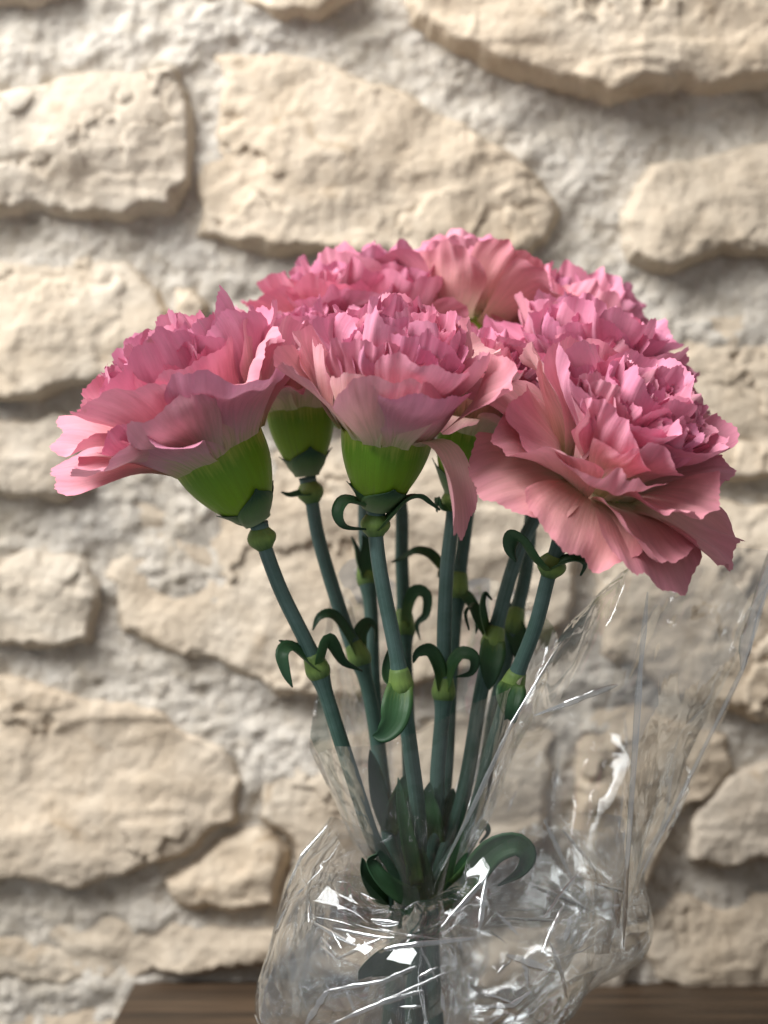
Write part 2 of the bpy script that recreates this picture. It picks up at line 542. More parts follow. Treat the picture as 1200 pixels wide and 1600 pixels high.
def add_stone(idx, poly):
    inview = min(p[0] for p in poly) > -100 and max(p[0] for p in poly) < 1300
    step = 3.4 if inview else 8.0
    r = random.Random(100 + idx)
    x0, x1 = min(p[0] for p in poly) - 8, max(p[0] for p in poly) + 8
    y0, y1 = min(p[1] for p in poly) - 8, max(p[1] for p in poly) + 8
    nx, ny = max(4, int((x1 - x0) / step)), max(4, int((y1 - y0) / step))
    gx, gy = np.meshgrid(np.linspace(x0, x1, nx), np.linspace(y0, y1, ny))
    s = idx * 31 + 7
    wx = gx + 12 * fbm(gx / 70, gy / 70, s, 4, s) 
    wy = gy + 12 * fbm(gx / 70, gy / 70, s + 9.5, 4, s + 3)
    sd = poly_sd(wx, wy, poly) + 7
    half = 0.5 * min(x1 - x0, y1 - y0)
    prot = {0: 62, 1: 52, 2: 98, 3: 60, 9: 40}.get(idx, r.uniform(34, 50))                       # px of the survey picture, about 0.24 mm each
    edge = sstep(-6, 17 + 7 * vnoise(gx / 50, gy / 50, s, s + 70), sd)
    bulge = np.clip(sd / half, 0, 1) ** 0.42
    tx, ty = r.uniform(0.0, 0.05), min(0.16, 26.0 / (y1 - y0)) * r.uniform(0.7, 1.2)
    cxm, cym = (x0 + x1) / 2, (y0 + y1) / 2
    h = -12 + edge * (prot * 0.62 + 12) + prot * 0.40 * bulge
    h += edge * (tx * (gx - cxm) + ty * (gy - cym))
    # cleft, chipped face
    rough = 10 * fbm(gx / 160, gy / 110, s, 2, s + 11) + 2.6 * ridge(gx / 95 + 0.4 * fbm(gx / 60, gy / 60, 0, 2, s), gy / 70, s, 4, s + 20) * 0.7
    ter = 20 * fbm(gx / 260, gy / 170, s * 1.0, 3, s + 40)
    tq = ter / 11
    ter = 11 * (np.floor(tq) + sstep(0.30, 0.70, tq - np.floor(tq)))
    h += edge * (rough + 0.42 * ter + 1.1 * fbm(gx / 16, gy / 16, s, 4, s + 60))
    # cleavage cracks with one lip higher than the other
    q = vnoise(gx / 120 + 0.5 * fbm(gx / 45, gy / 45, s, 3, s + 81), gy / 75 + 0.4 * fbm(gx / 40, gy / 40, s + 4, 3, s + 85), s, s + 80)
    mask = sstep(-0.1, 0.5, vnoise(gx / 130, gy / 110, s + 3, s + 90))
    h -= edge * mask * 7 * np.exp(-(q / 0.055) ** 2)
    h += edge * mask * 6 * sstep(-0.05, 0.05, q)
    keep = sd > -14
    X = (gx - 600) * KW
    Z = CAM_Z - (gy - 800) * KW
    Y = WALL_Y - h * KW
    ids = -np.ones(gx.shape, int)
    used = np.zeros(gx.shape, bool)
    cell = keep[:-1, :-1] | keep[1:, :-1] | keep[:-1, 1:] | keep[1:, 1:]
    used[:-1, :-1] |= cell; used[1:, :-1] |= cell; used[:-1, 1:] |= cell; used[1:, 1:] |= cell
    ids[used] = np.arange(used.sum())
    V = np.stack([X[used], Y[used], Z[used]], 1) - WL
    jj, ii = np.nonzero(cell)
    F = np.stack([ids[jj, ii], ids[jj + 1, ii], ids[jj + 1, ii + 1], ids[jj, ii + 1]], 1).tolist()
    return mesh_obj('stone', V, F, M_stone, wall)


for i, p in enumerate(stones_px):
    add_stone(i, p)

# mortar bed, lumpy, standing between the stones
gx, gy = np.meshgrid(np.linspace(-780, 1960, 560), np.linspace(-360, 1780, 440))
hm = 7 * fbm(gx / 60, gy / 48, 0, 4, 900) + 5 * ridge(gx / 45, gy / 40, 3.3, 3, 930) * 0.6 + 2.6 * fbm(gx / 12, gy / 12, 0, 3, 950) + 14 + 9 * fbm(gx / 190, gy / 120, 0, 2, 970)
V = np.stack([((gx - 600) * KW).ravel(), (WALL_Y - hm * KW).ravel(), (CAM_Z - (gy - 800) * KW).ravel()], 1) - WL
mesh_obj('mortar', V, [f[::-1] for f in grid_faces(560, 440)], M_mortar, wall)


# ------------------------------------------------------------------ wooden shelf board
def box_verts(x0, x1, y0, y1, z0, z1, bev=0.002, n=12, seed=0):
    """a plank along x with softened, slightly uneven long edges"""
    sec = [(y0 + bev, z0), (y1 - bev, z0), (y1, z0 + bev), (y1, z1 - bev), (y1 - bev, z1), (y0 + bev, z1), (y0, z1 - bev), (y0, z0 + bev)]
    V, F = [], []
    for i in range(n):
        x = x0 + (x1 - x0) * i / (n - 1)
        for k, (yy, zz) in enumerate(sec):
            j = 0.0007 * float(vnoise(i * 0.6, k * 1.7, seed))
            V.append((x, yy + j, zz + (0 if zz < z1 - bev * 1.5 else j)))
    for i in range(n - 1):
        for k in range(8):
            a, b = i * 8 + k, i * 8 + (k + 1) % 8
            F.append((a, a + 8, b + 8, b))
    F.append(tuple(range(8)))
    F.append(tuple(range((n - 1) * 8 + 7, (n - 1) * 8 - 1, -1)))
    return V, F


SHELF_X0 = P(196, 1545, 0.19)[0]
shelf = thing('wooden_shelf', 'dark brown wooden shelf board under the wrapped bouquet, against the stone wall', 'shelf', (0.05, 0.06, -0.03))
SL = np.array(shelf.location)
for k, (y0, y1) in enumerate(((-0.10, -0.003), (0.0, 0.107), (0.110, 0.212))):
    V, F = box_verts(SHELF_X0 + (0.004, 0.0, 0.001)[k], 0.42, y0, y1, -0.03, 0.0, seed=k)
    mesh_obj('plank', np.array(V) - SL, F, M_wood, shelf, smooth=False)


# ------------------------------------------------------------------ carnations
def frame_from_axis(ax, roll=0.0):
    a = unit(ax)
    ref = np.array([0, -1.0, 0]) if abs(a[1]) < 0.9 else np.array([1.0, 0, 0])
    x = unit(np.cross(ref, a))
    y = np.cross(a, x)
    c, s = math.cos(roll), math.sin(roll)
    return np.stack([x * c + y * s, -x * s + y * c, a], 1)      # columns: local x, y, z


NU, NV = 41, 15
PETAL_FACES = grid_faces(NU, NV)


def petal_pts(r, az, L, W, e0, e1, r0, z0, cup, ruf, kf, curl=0.0, fold=0.0, twist=0.0, teeth=1.0, b0=0.18, b1=0.70, claw=0.13, pleat=0.13):
    """petal surface in the flower's frame (cm); e0/e1 elevation in degrees at claw and blade"""
    u = np.linspace(-1, 1, NU)
    v = np.linspace(0, 1, NV) ** 0.9
    U, Vv = np.meshgrid(u, v)
    # fringed edge: irregular teeth and a rounded fan
    tooth = np.array([((i % 2) * 2 - 1) * r.uniform(0.1, 1.0) for i in range(NU)]) * 0.0115 * teeth
    lobes = 0.035 * np.sin(u * r.uniform(4, 7) + r.uniform(0, 6)) + 0.02 * np.sin(u * r.uniform(9, 13) + r.uniform(0, 6))
    fan = 1.0 - 0.33 * np.abs(u) ** 2.6 + lobes
    Lv = Vv * (fan[None, :] * sstep(0.2, 1, Vv) + (1 - sstep(0.2, 1, Vv))) + tooth[None, :] * Vv ** 9
    # centre line
    nn = 60
    s = np.linspace(0, 1.12, nn)
    el = np.radians(e0 + (e1 - e0) * sstep(b0, b1, s) + curl * sstep(0.60, 1.1, s))
    ds = L * (s[1] - s[0])
    cr = r0 + np.concatenate([[0], np.cumsum(np.cos(el[:-1]) * ds)])
    cz = z0 + np.concatenate([[0], np.cumsum(np.sin(el[:-1]) * ds)])
    R = np.interp(Lv, s, cr)
    Z = np.interp(Lv, s, cz)
    E = np.interp(Lv, s, el)
    hw = W * (claw + (1 - claw) * sstep(0.08 if claw < 0.2 else 0.0, 0.78, Lv) ** 0.9)
    th = cup * sstep(0.05, 0.6, Lv)
    th = np.where(np.abs(th) < 1e-3, 1e-3, th)
    X = hw * np.sin(U * th) / th
    D = hw * (1 - np.cos(U * th)) / th
    amp = ruf * sstep(0.25, 1.0, Lv) ** 1.3
    p = [r.uniform(0, 6.28) for _ in range(4)]
    rf = 0.62 * np.sin(kf * U * 1.5 + p[0] + 0.8 * Lv) + 0.36 * np.sin(kf * 2.45 * U + p[1] - 1.3 * Lv) * sstep(0.45, 1, Lv) + 0.20 * np.sin(kf * 4.3 * U + p[2]) * sstep(0.7, 1, Lv)
    rf += pleat * np.sin(r.uniform(13, 19) * U + p[1] + 1.5 * np.sin(3 * U + p[0])) * sstep(0.25, 0.8, Lv)
    rf += 0.30 * fbm(U * 2.2 + p[3] * 9, Lv * 3.0, p[2], 2, 3)
    D = D + amp * rf
    X = X + amp * 0.35 * np.sin(kf * 2.1 * U + p[3])
    if fold:
        D = D + fold * np.abs(U) * hw * sstep(0.2, 0.9, Lv)
    if twist:
        t = twist * Lv
        X, D = X * np.cos(t) - D * np.sin(t), X * np.sin(t) + D * np.cos(t)
    # normal of the centre line pointing to the axis / up
    rr = R - np.sin(E) * D
    zz = Z + np.cos(E) * D
    ca, sa = math.cos(az), math.sin(az)
    pts = np.stack([rr * ca - X * sa, rr * sa + X * ca, zz], -1).reshape(-1, 3)
    uv = np.stack([(U * 0.5 + 0.5), np.clip(Lv / np.maximum(fan[None, :], 0.5), 0, 1) * 0 + Vv], -1).reshape(-1, 2)
    return pts, uv


def flower_petals(r, size=1.0, open_=0.0, age=0.4, extra=(), lite=False, rim=1.1, wide=1.0):
    """list of (points in cm, uv, salmon, cream)"""
    out = []
    ga = r.uniform(0, 6.28)

    def whorl(n, e1, ej, L, W, r0, z0, cup, ruf, kf, curl, cj, al, e0, b0, b1, cl=0.13):
        nonlocal ga
        ga += 0.37
        for i in range(n):
            az = ga + 6.2832 * i / n + r.uniform(-0.2, 0.2)
            out.append((*petal_pts(r, az, L * r.uniform(0.88, 1.1), W * wide * r.uniform(0.82, 1.18), e0, e1 + r.uniform(-ej, ej), r0, z0 + r.uniform(-.05, .05),
                                   cup + r.uniform(-.4, .4), ruf * r.uniform(0.6, 1.4), kf * r.uniform(0.75, 1.25), curl + r.uniform(-cj, cj),
                                   r.uniform(-.15, .25), r.uniform(-.45, .45), 1.0, b0, b1, cl),
                        min(1, max(0, al * r.uniform(0.3, 1.6))), max(0, r.uniform(-0.9, 0.7)) * min(1, al * 1.3)))

    o = open_
    rc = rim / size
    whorl(6, 2 - o, 15, 3.35, 1.80, rc * 0.97, -0.16, 0.25, 0.50, 1.7, -8, 45, age * 1.3, 48, 0.0, 0.45, 0.40)
    whorl(7, 22 - o, 14, 3.35, 1.70, rc * 0.86, -0.06, 0.60, 0.46, 1.8, 18, 40, age * 0.9, 62, 0.05, 0.5, 0.38)
    whorl(8, 40 - o * .8, 12, 3.40, 1.60, rc * 0.74, 0.05, 0.80, 0.40, 1.9, 26, 35, age * 0.5, 74, 0.12, 0.6, 0.3)
    whorl(8, 54 - o * .6, 10, 3.45, 1.42, rc * 0.60, 0.1, 0.95, 0.34, 2.1, 26, 30, age * 0.3, 80, 0.18, 0.7)
    whorl(8, 66 - o * .4, 9, 3.45, 1.15, rc * 0.46, 0.1, 1.1, 0.25, 2.5, 20, 30, age * 0.2, 86, 0.2, 0.7)
    # the heart: several tight, crumpled rosettes leaning outwards
    nc = 5
    for c in range(nc):
        caz = ga + c * 6.2832 / nc + r.uniform(-.25, .25)
        tilt = math.radians(r.uniform(17, 27))
        ctr = np.array([math.cos(caz) * 0.36, math.sin(caz) * 0.36, 0.15])
        A = frame_from_axis((math.cos(caz) * math.sin(tilt), math.sin(caz) * math.sin(tilt), math.cos(tilt)), r.uniform(0, 6))
        m = 5 if lite else 7
        for k in range(m):
            e1 = r.uniform(58, 74) if k < 4 else r.uniform(74, 88)
            pts, uv = petal_pts(r, k * 2.399 + r.uniform(-.3, .3), r.uniform(2.95, 3.30) - 0.05 * k, r.uniform(0.70, 1.05), 86, e1, 0.12, 0.1,
                                r.uniform(0.8, 1.7), 0.21, r.uniform(2.4, 3.6), r.uniform(0, 85), r.uniform(-.1, .30), r.uniform(-.6, .6), 1.1)
            out.append((pts @ A.T + ctr, uv, 0.1 * age, max(0, r.uniform(-.8, 0.5))))
    for k in range(5 if lite else 8):
        out.append((*petal_pts(r, k * 2.399, r.uniform(2.95, 3.25), r.uniform(0.45, 0.75), 88, r.uniform(70, 88), 0.08, 0.15, r.uniform(1.0, 2.2), 0.20, r.uniform(2.5, 3.8),
                               r.uniform(-40, 60), r.uniform(-.1, .4), r.uniform(-.8, .8), 1.2), 0.0, max(0, r.uniform(-.8, 0.5))))
    for kw in extra:
        kw = dict(kw)
        sal, crm = kw.pop('salmon', age), kw.pop('cream', 0.0)
        out.append((*petal_pts(r, **kw), sal, crm))
    return [(p * size, uv, a, b) for p, uv, a, b in out]


def tube(path, rad, nseg=14):
    p = np.asarray(path)
    n = len(p)
    T = np.gradient(p, axis=0)
    T /= np.linalg.norm(T, axis=1)[:, None]
    ref = np.array([0, 1.0, 0.05])
    V, uv = [], []
    for i in range(n):
        a = unit(np.cross(T[i], ref))
        b = np.cross(T[i], a)
        for k in range(nseg):
            t = 2 * math.pi * k / nseg
            V.append(p[i] + rad[i] * (math.cos(t) * a + math.sin(t) * b))
            uv.append((abs(2 * k / nseg - 1), i / (n - 1)))
    F = grid_faces(nseg, n, True)
    F.append(tuple(range(nseg - 1, -1, -1)))
    F.append(tuple(range((n - 1) * nseg, n * nseg)))
    return np.array(V), F, np.array(uv)


def leaf_ribbon(path, width, up, thick=0.00035, n=22, gutter=0.35, tip=0.75):
    """a strap leaf: crescent cross-section swept along a path, pointed at the end"""
    p = spline(path, n)
    T = np.gradient(p, axis=0)
    T /= np.linalg.norm(T, axis=1)[:, None]
    V, uv = [], []
    prev = unit(np.cross(T[0], up))
    top = np.linspace(-1, 1, 7)
    for i in range(n):
        side = prev - T[i] * np.dot(prev, T[i])
        side = unit(side)
        prev = side
        nrm = np.cross(side, T[i])
        s = i / (n - 1)
        w = width * (0.72 + 0.28 * math.sin(min(1, s / 0.35) * math.pi / 2)) * max(0.02, (1 - s ** 1.7)) ** tip
        for q in top:
            V.append(p[i] + side * q * w + nrm * (gutter * w * q * q))
            uv.append((q * .5 + .5, s))
        for q in top[::-1]:
            V.append(p[i] + side * q * w * 0.97 + nrm * (gutter * w * q * q - thick * (1 - 0.7 * q * q) - 0.0001))
            uv.append((q * .5 + .5, s))
    m = 14
    F = grid_faces(m, n, True)
    F.append(tuple(range(m - 1, -1, -1)))
    F.append(tuple(range((n - 1) * m, n * m)))
    return np.array(V), F, np.array(uv)


def calyx_mesh(r, H, rb, rt, A, base):
    nth, nh = 60, 18
    V, uv = [], []
    ph = r.uniform(0, 6.28)
    for side in (0, 1):
        for j in range(nh):
            h = j / (nh - 1)
            if side:
                h = 1 - h
            for i in range(nth):
                t = 2 * math.pi * i / nth
                saw = 1 - abs(((5 * t / (2 * math.pi) + ph) % 1) * 2 - 1)
                rim = 0.93 + 0.13 * saw ** 0.8
                hh = h * (1 + (rim - 1) * float(sstep(0.55, 1.0, h)))
                prof = rb + (rt - rb) * (math.sin(min(1, h * 1.12) * math.pi / 2) ** 0.85) + 0.04 * float(sstep(.8, 1, h))
                prof *= 1 + 0.012 * math.cos(5 * t + ph * 6.28) + 0.004 * math.cos(20 * t)
                if side:
                    prof -= 0.045
                V.append((prof * math.cos(t), prof * math.sin(t), hh * H))
                uv.append((abs(2 * i / nth - 1), h))
    F = grid_faces(nth, nh * 2, True)
    F.append(tuple(range(nth - 1, -1, -1)))
    return (np.array(V) * 0.01) @ A.T + base, F, np.array(uv)


def bract_mesh(r, H, rb, rt, A, base, az, Lb, wb, off):
    """small overlapping scale hugging the calyx foot"""
    nu, nv = 11, 12
    V, uv = [], []
    for side in (0, 1):
        for j in range(nv):
            v = j / (nv - 1)
            for i in range(nu):
                u = i / (nu - 1) * 2 - 1
                hw = wb * (1 - 0.10 * v) * (1 - float(sstep(0.45, 1.0, v)) ** 1.3 * 0.97)
                h = (-0.10 + v * Lb) / H
                hc = max(0, h)
                prof = rb + (rt - rb) * (math.sin(min(1, hc * 1.12) * math.pi / 2) ** 0.85)
                if h < 0:
                    prof = rb * (1 + h * 2.2)
                prof += off + 0.02 + 0.10 * v ** 4 - (0.03 if side else 0)
                t = az + u * hw / max(prof, .3)
                V.append((prof * math.cos(t), prof * math.sin(t), h * H))
                uv.append((u * .5 + .5, v))
    F = grid_faces(nu, nv)
    n = nu * nv
    F += [tuple(x + n for x in f[::-1]) for f in grid_faces(nu, nv)]
    for j in range(nv - 1):
        for i in (0, nu - 1):
            a, b = j * nu + i, (j + 1) * nu + i
            F.append((a, b, b + n, a + n))
    return (np.array(V) * 0.01) @ A.T + base, F, np.array(uv)


GROUP = 'pink carnations in the wrapped bunch'
SR = 0.0021     # stem radius


def carnation(key, label, path, axis, size=1.0, cal=(2.2, 0.62, 1.13), seed=1, open_=0.0, age=0.4, nodes=(), leaves=(), extra=(), roll=None, lite=False, base_xy=(0, 0), sr=SR, joint=None, wide=1.0):
    r = random.Random(seed)
    pts = [P(*q) for q in path]                # top of stem first
    T = P(648 + base_xy[0] * 34, 1440, 0.004 + base_xy[1] * 0.008)
    foot = np.array([P(640, 1600, 0)[0] + base_xy[0] * 0.014, 0.004 + base_xy[1] * 0.014, 0.0])
    pts = pts + [T, foot]
    c = spline(pts[::-1], 240)                 # foot first
    al = np.concatenate([[0], np.cumsum(np.linalg.norm(np.diff(c, axis=0), axis=1))])
    c = np.stack([np.interp(np.linspace(0, al[-1], 130), al, c[:, k]) for k in range(3)], 1)   # about 2 mm apart
    root = thing('carnation', label, 'flower', foot, GROUP)
    ncen = [P(*q) for q in nodes]
    rad = np.full(len(c), sr) * np.linspace(1.12, 0.95, len(c))
    for nc in ncen:
        d = np.linalg.norm(c - nc, axis=1)
        rad += 0.0011 * np.exp(-(d / 0.0042) ** 2)
    dtop = np.linalg.norm(c - c[-1], axis=1)
    rad += 0.0006 * np.exp(-(dtop / 0.004) ** 2)
    V, F, uv = tube(c, rad)
    mesh_obj('stem', V - foot, F, M_stem, root, uv=uv)
    # calyx on top of the stem
    A = frame_from_axis(axis, r.uniform(0, 6.28) if roll is None else roll)
    H, rb, rt = cal
    cb = c[-1] + A[:, 2] * 0.0012
    V, F, uv = calyx_mesh(r, H, rb * 0.55, rt, A, cb)
    cal_o = mesh_obj('calyx', V - foot, F, M_calyx, root, uv=uv)
    for k in range(4):
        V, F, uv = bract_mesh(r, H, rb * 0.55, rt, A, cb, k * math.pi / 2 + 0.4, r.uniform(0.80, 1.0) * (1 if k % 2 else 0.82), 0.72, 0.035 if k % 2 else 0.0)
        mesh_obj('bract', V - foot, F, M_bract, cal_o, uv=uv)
    # swollen joint below the calyx
    ax = A[:, 2]
    ji = len(c) - 2 if joint is None else int(np.argmin(np.linalg.norm(c - P(*joint), axis=1)))
    ce = np.vstack([c, c[-1] + ax * 0.003, c[-1] + ax * 0.005])
    nb = spline(ce[max(0, ji - 2):ji + 3], 12)
    rr = sr * np.array([1.02, 1.2, 1.45, 1.68, 1.82, 1.9, 1.92, 1.88, 1.75, 1.55, 1.35, 1.12])
    V, F, uv = tube(nb, rr)
    mesh_obj('joint', V - foot, F, M_node, root, uv=uv)
    # petals
    mouth = cb + ax * (H * 0.96) * 0.01
    for (pp, puv, sal, crm) in flower_petals(r, size, open_, age, extra, lite, rt, wide):
        o = mesh_obj('petal', (pp * 0.01) @ A.T + mouth - foot, PETAL_FACES, M_petal, root, uv=puv)
        o.color = (sal, crm, 0, 1)
    # leaves: pixel paths starting at a node
    for lf in leaves:
        w = lf.get('w', 0.0030)
        V, F, uv = leaf_ribbon([P(*q) for q in lf['p']], w, np.array(lf.get('up', (0, -0.5, 1.0))), gutter=lf.get('g', 0.35))
        mesh_obj('leaf', V - foot, F, M_leaf, root, uv=uv)
    # sheath collars at the nodes
    for nc in ncen:
        i = int(np.argmin(np.linalg.norm(c - nc, axis=1)))
        seg = c[max(1, i - 2):i + 4]
        sp_ = spline(seg, 9)
        V, F, uv = tube(sp_, sr * np.array([1.15, 1.45, 1.62, 1.66, 1.6, 1.5, 1.4, 1.3, 1.15]))
        mesh_obj('node', V - foot, F, M_node, root, uv=uv)
    return root


D2 = math.radians
carnation('A', 'pink carnation leaning outward away from the bunch, its bright green calyx showing beneath', [(404, 816, -.021), (412, 850, -.020), (440, 925, -.018), (490, 1030, -.015), (530, 1150, -.012), (575, 1290, -.006)], (-0.47, -0.20, 0.86), 0.98, (2.35, .66, 1.30), 11,
          open_=-30, age=0.35, joint=(408, 838, -.020), nodes=[(497, 1045, -.015)], base_xy=(-.8, -.4), roll=0.0,
          leaves=[dict(p=[(497, 1046, -.016), (478, 1030, -.018), (455, 1012, -.020), (442, 1022, -.022), (448, 1052, -.023), (457, 1074, -.023)], w=.0030),
                  dict(p=[(495, 1040, -.014), (470, 1016, -.014), (452, 1008, -.013), (436, 1000, -.012)], w=.0022),
                  dict(p=[(500, 1046, -.015), (506, 1020, -.018), (512, 1002, -.018), (522, 1010, -.016), (538, 1036, -.012), (566, 1048, -.008)], w=.0028)],
          extra=[dict(az=2.25, L=3.0, W=1.75, e0=45, e1=52, r0=1.30, z0=-.05, cup=.7, ruf=.42, kf=1.9, curl=-95, salmon=.6, cream=.15, claw=.4),
                 dict(az=1.35, L=2.9, W=1.6, e0=40, e1=30, r0=1.30, z0=.0, cup=.5, ruf=.42, kf=2.0, curl=55, salmon=.5, cream=.2, claw=.4),
                 dict(az=0.6, L=3.1, W=1.6, e0=40, e1=14, r0=1.28, z0=.0, cup=.5, ruf=.40, kf=1.8, curl=30, salmon=.5, cream=.1, claw=.4),
                 dict(az=3.1, L=3.1, W=1.6, e0=60, e1=72, r0=1.25, z0=-.05, cup=.6, ruf=.30, kf=2.0, curl=-20, salmon=.5, cream=.35, claw=.4)])
carnation('B', 'shaded pink carnation with dark green calyx, half hidden behind the one leaning outward', [(480, 745, .020), (486, 775, .020), (500, 850, .020), (540, 980, .018), (562, 1030, .017), (582, 1110, .015), (597, 1220, .012), (610, 1320, .010)], (-0.10, -0.06, 1.0), 0.82, (2.1, .62, 1.0), 12,
          age=0.45, nodes=[(562, 1024, .017)], lite=True, base_xy=(-.5, .5), joint=(484, 768, .020),
          leaves=[dict(p=[(560, 1026, .016), (542, 990, .014), (520, 962, .012), (500, 964, .011), (488, 985, .011)], w=.0026),
                  dict(p=[(564, 1026, .017), (562, 992, .019), (574, 974, .021), (586, 982, .022), (588, 1004, .022)], w=.0024),
                  dict(p=[(606, 1290, .008), (592, 1240, .002), (584, 1200, -.002), (578, 1172, -.004)], w=.0030, up=(0, -1, .2)),
                  dict(p=[(608, 1300, .008), (620, 1260, .002), (632, 1225, .000), (640, 1205, .000)], w=.0032, up=(0, -1, .2)),
                  dict(p=[(620, 1400, .006), (588, 1390, -.004), (570, 1365, -.008), (566, 1340, -.008)], w=.0036, up=(0, -1, .2)),
                  dict(p=[(484, 772, .018), (470, 772, .016), (452, 774, .015), (440, 768, .014)], w=.0022)])
carnation('C', 'pink carnation standing upright with full round green calyx and one petal hanging folded', [(588, 794, -.031), (587, 835, -.030), (596, 905, -.030), (619, 1020, -.026), (628, 1080, -.024), (641, 1170, -.020), (655, 1300, -.012)], (0.13, -0.38, 0.92), 0.88, (2.3, .72, 1.20), 33,
          open_=-50, wide=0.84, age=0.5, joint=(586, 824, -.030), nodes=[(627, 1072, -.024)], base_xy=(0, -.7), roll=0.0,
          leaves=[dict(p=[(588, 826, -.031), (560, 818, -.034), (536, 806, -.036), (536, 790, -.036), (556, 784, -.034), (572, 792, -.033)][::-1][:1] + [(560, 786, -.035), (540, 784, -.037), (530, 802, -.038), (540, 822, -.037), (572, 828, -.034)], w=.0032),
                  dict(p=[(594, 826, -.032), (612, 806, -.034), (635, 782, -.034), (655, 776, -.033), (672, 786, -.032), (688, 796, -.031)], w=.0032),
                  dict(p=[(625, 1072, -.026), (620, 1104, -.029), (614, 1130, -.030), (598, 1148, -.030), (582, 1150, -.029)], w=.0046, up=(0, -1, .2)),
                  dict(p=[(622, 1074, -.022), (608, 1062, -.02), (604, 1040, -.018), (608, 1012, -.018)], w=.0024),
                  dict(p=[(652, 1380, -.010), (640, 1320, -.014), (628, 1260, -.016), (622, 1215, -.016)], w=.0026, up=(0, -1, .2)),
                  dict(p=[(655, 1400, -.012), (630, 1400, -.020), (596, 1375, -.024), (578, 1345, -.024), (590, 1335, -.024)], w=.0034, up=(0, -1, .2)),
                  dict(p=[(640, 1500, -.012), (600, 1500, -.024), (575, 1512, -.030), (560, 1530, -.030)], w=.0046, up=(0, -1, .2))],
          extra=[dict(az=2.35, L=3.7, W=0.75, e0=30, e1=-62, r0=1.30, z0=-.05, cup=1.5, ruf=.10, kf=1.5, curl=-25, salmon=.8, cream=.3, b0=0, b1=.5, claw=.5),
                 dict(az=1.15, L=2.8, W=1.2, e0=50, e1=66, r0=1.32, z0=-.2, cup=.75, ruf=.10, kf=1.3, curl=14, salmon=.5, cream=.85, claw=.4),
                 dict(az=0.25, L=3.0, W=1.0, e0=50, e1=78, r0=1.32, z0=-.2, cup=.8, ruf=.12, kf=1.3, curl=10, salmon=.4, cream=.5, claw=.4),
                 dict(az=2.0, L=3.0, W=1.7, e0=50, e1=38, r0=1.3, z0=-.15, cup=.9, ruf=.14, kf=1.3, curl=45, salmon=.3, cream=.0, claw=.4)])
carnation('D', 'large pink carnation turned to face forward, salmon outer petals drooping over small curled leaves', [(880, 836, -.029), (859, 893, -.027), (836, 980, -.023), (803, 1065, -.018), (772, 1160, -.012), (736, 1290, -.006)], (0.40, -0.50, 0.77), 0.95, (1.75, .66, 0.98), 14,
          open_=0, age=0.75, joint=(859, 884, -.027), nodes=[(800, 1076, -.018)], base_xy=(.8, -.5), roll=0.0,
          leaves=[dict(p=[(850, 888, -.030), (832, 872, -.033), (815, 846, -.034), (802, 842, -.032), (798, 858, -.031), (806, 878, -.031)], w=.0040),
                  dict(p=[(860, 888, -.030), (880, 878, -.032), (900, 874, -.033), (913, 882, -.033), (908, 900, -.033)], w=.0030),
                  dict(p=[(700, 1400, -.004), (735, 1372, -.018), (770, 1330, -.024), (806, 1318, -.026), (824, 1336, -.026), (812, 1362, -.025), (778, 1384, -.024)], w=.0042, up=(0, -1, .2)),
                  dict(p=[(716, 1350, -.004), (736, 1310, -.002), (752, 1290, .000), (762, 1300, .000), (750, 1318, .000)], w=.0030),
                  dict(p=[(690, 1420, -.004), (706, 1370, -.012), (718, 1330, -.014), (722, 1295, -.014)], w=.0044, up=(0, -1, .2)),
                  dict(p=[(800, 1070, -.021), (797, 1090, -.023), (798, 1108, -.024), (804, 1130, -.024)], w=.0046, up=(0, -1, .2))],
          extra=[dict(az=0.85, L=3.3, W=2.0, e0=18, e1=-12, r0=.92, z0=.12, cup=.2, ruf=.22, kf=1.6, curl=-25, salmon=1, cream=.1, b0=0, b1=.5, claw=.45),
                 dict(az=1.55, L=3.5, W=1.8, e0=18, e1=-8, r0=.92, z0=.16, cup=.3, ruf=.26, kf=2.0, curl=-10, salmon=1, cream=.0, b0=0, b1=.5, claw=.45),
                 dict(az=2.15, L=3.6, W=1.8, e0=18, e1=-6, r0=.92, z0=.12, cup=.4, ruf=.22, kf=1.8, curl=-12, salmon=1, cream=.0, b0=0, b1=.5, claw=.45)])
carnation('E', 'pink carnation rising directly behind the large forward-facing one', [(856, 772, .022), (808, 868, .014), (772, 995, .008), (752, 1080, .006), (722, 1250, .002)], (0.30, -0.22, 0.92), 1.08, (2.1, .66, 1.08), 15,
          open_=2, age=0.35, nodes=[(770, 1005, .008)], base_xy=(.5, .1),
          leaves=[dict(p=[(772, 1002, .005), (768, 1030, .002), (766, 1055, .001), (764, 1078, .001)], w=.0042, up=(0, -1, .2)),
                  dict(p=[(766, 1000, .009), (748, 968, .010), (738, 948, .011), (728, 958, .012), (732, 985, .012)], w=.0026),
                  dict(p=[(762, 995, .008), (754, 966, .006), (752, 944, .005), (758, 926, .005), (768, 938, .005)], w=.0026)], lite=True)
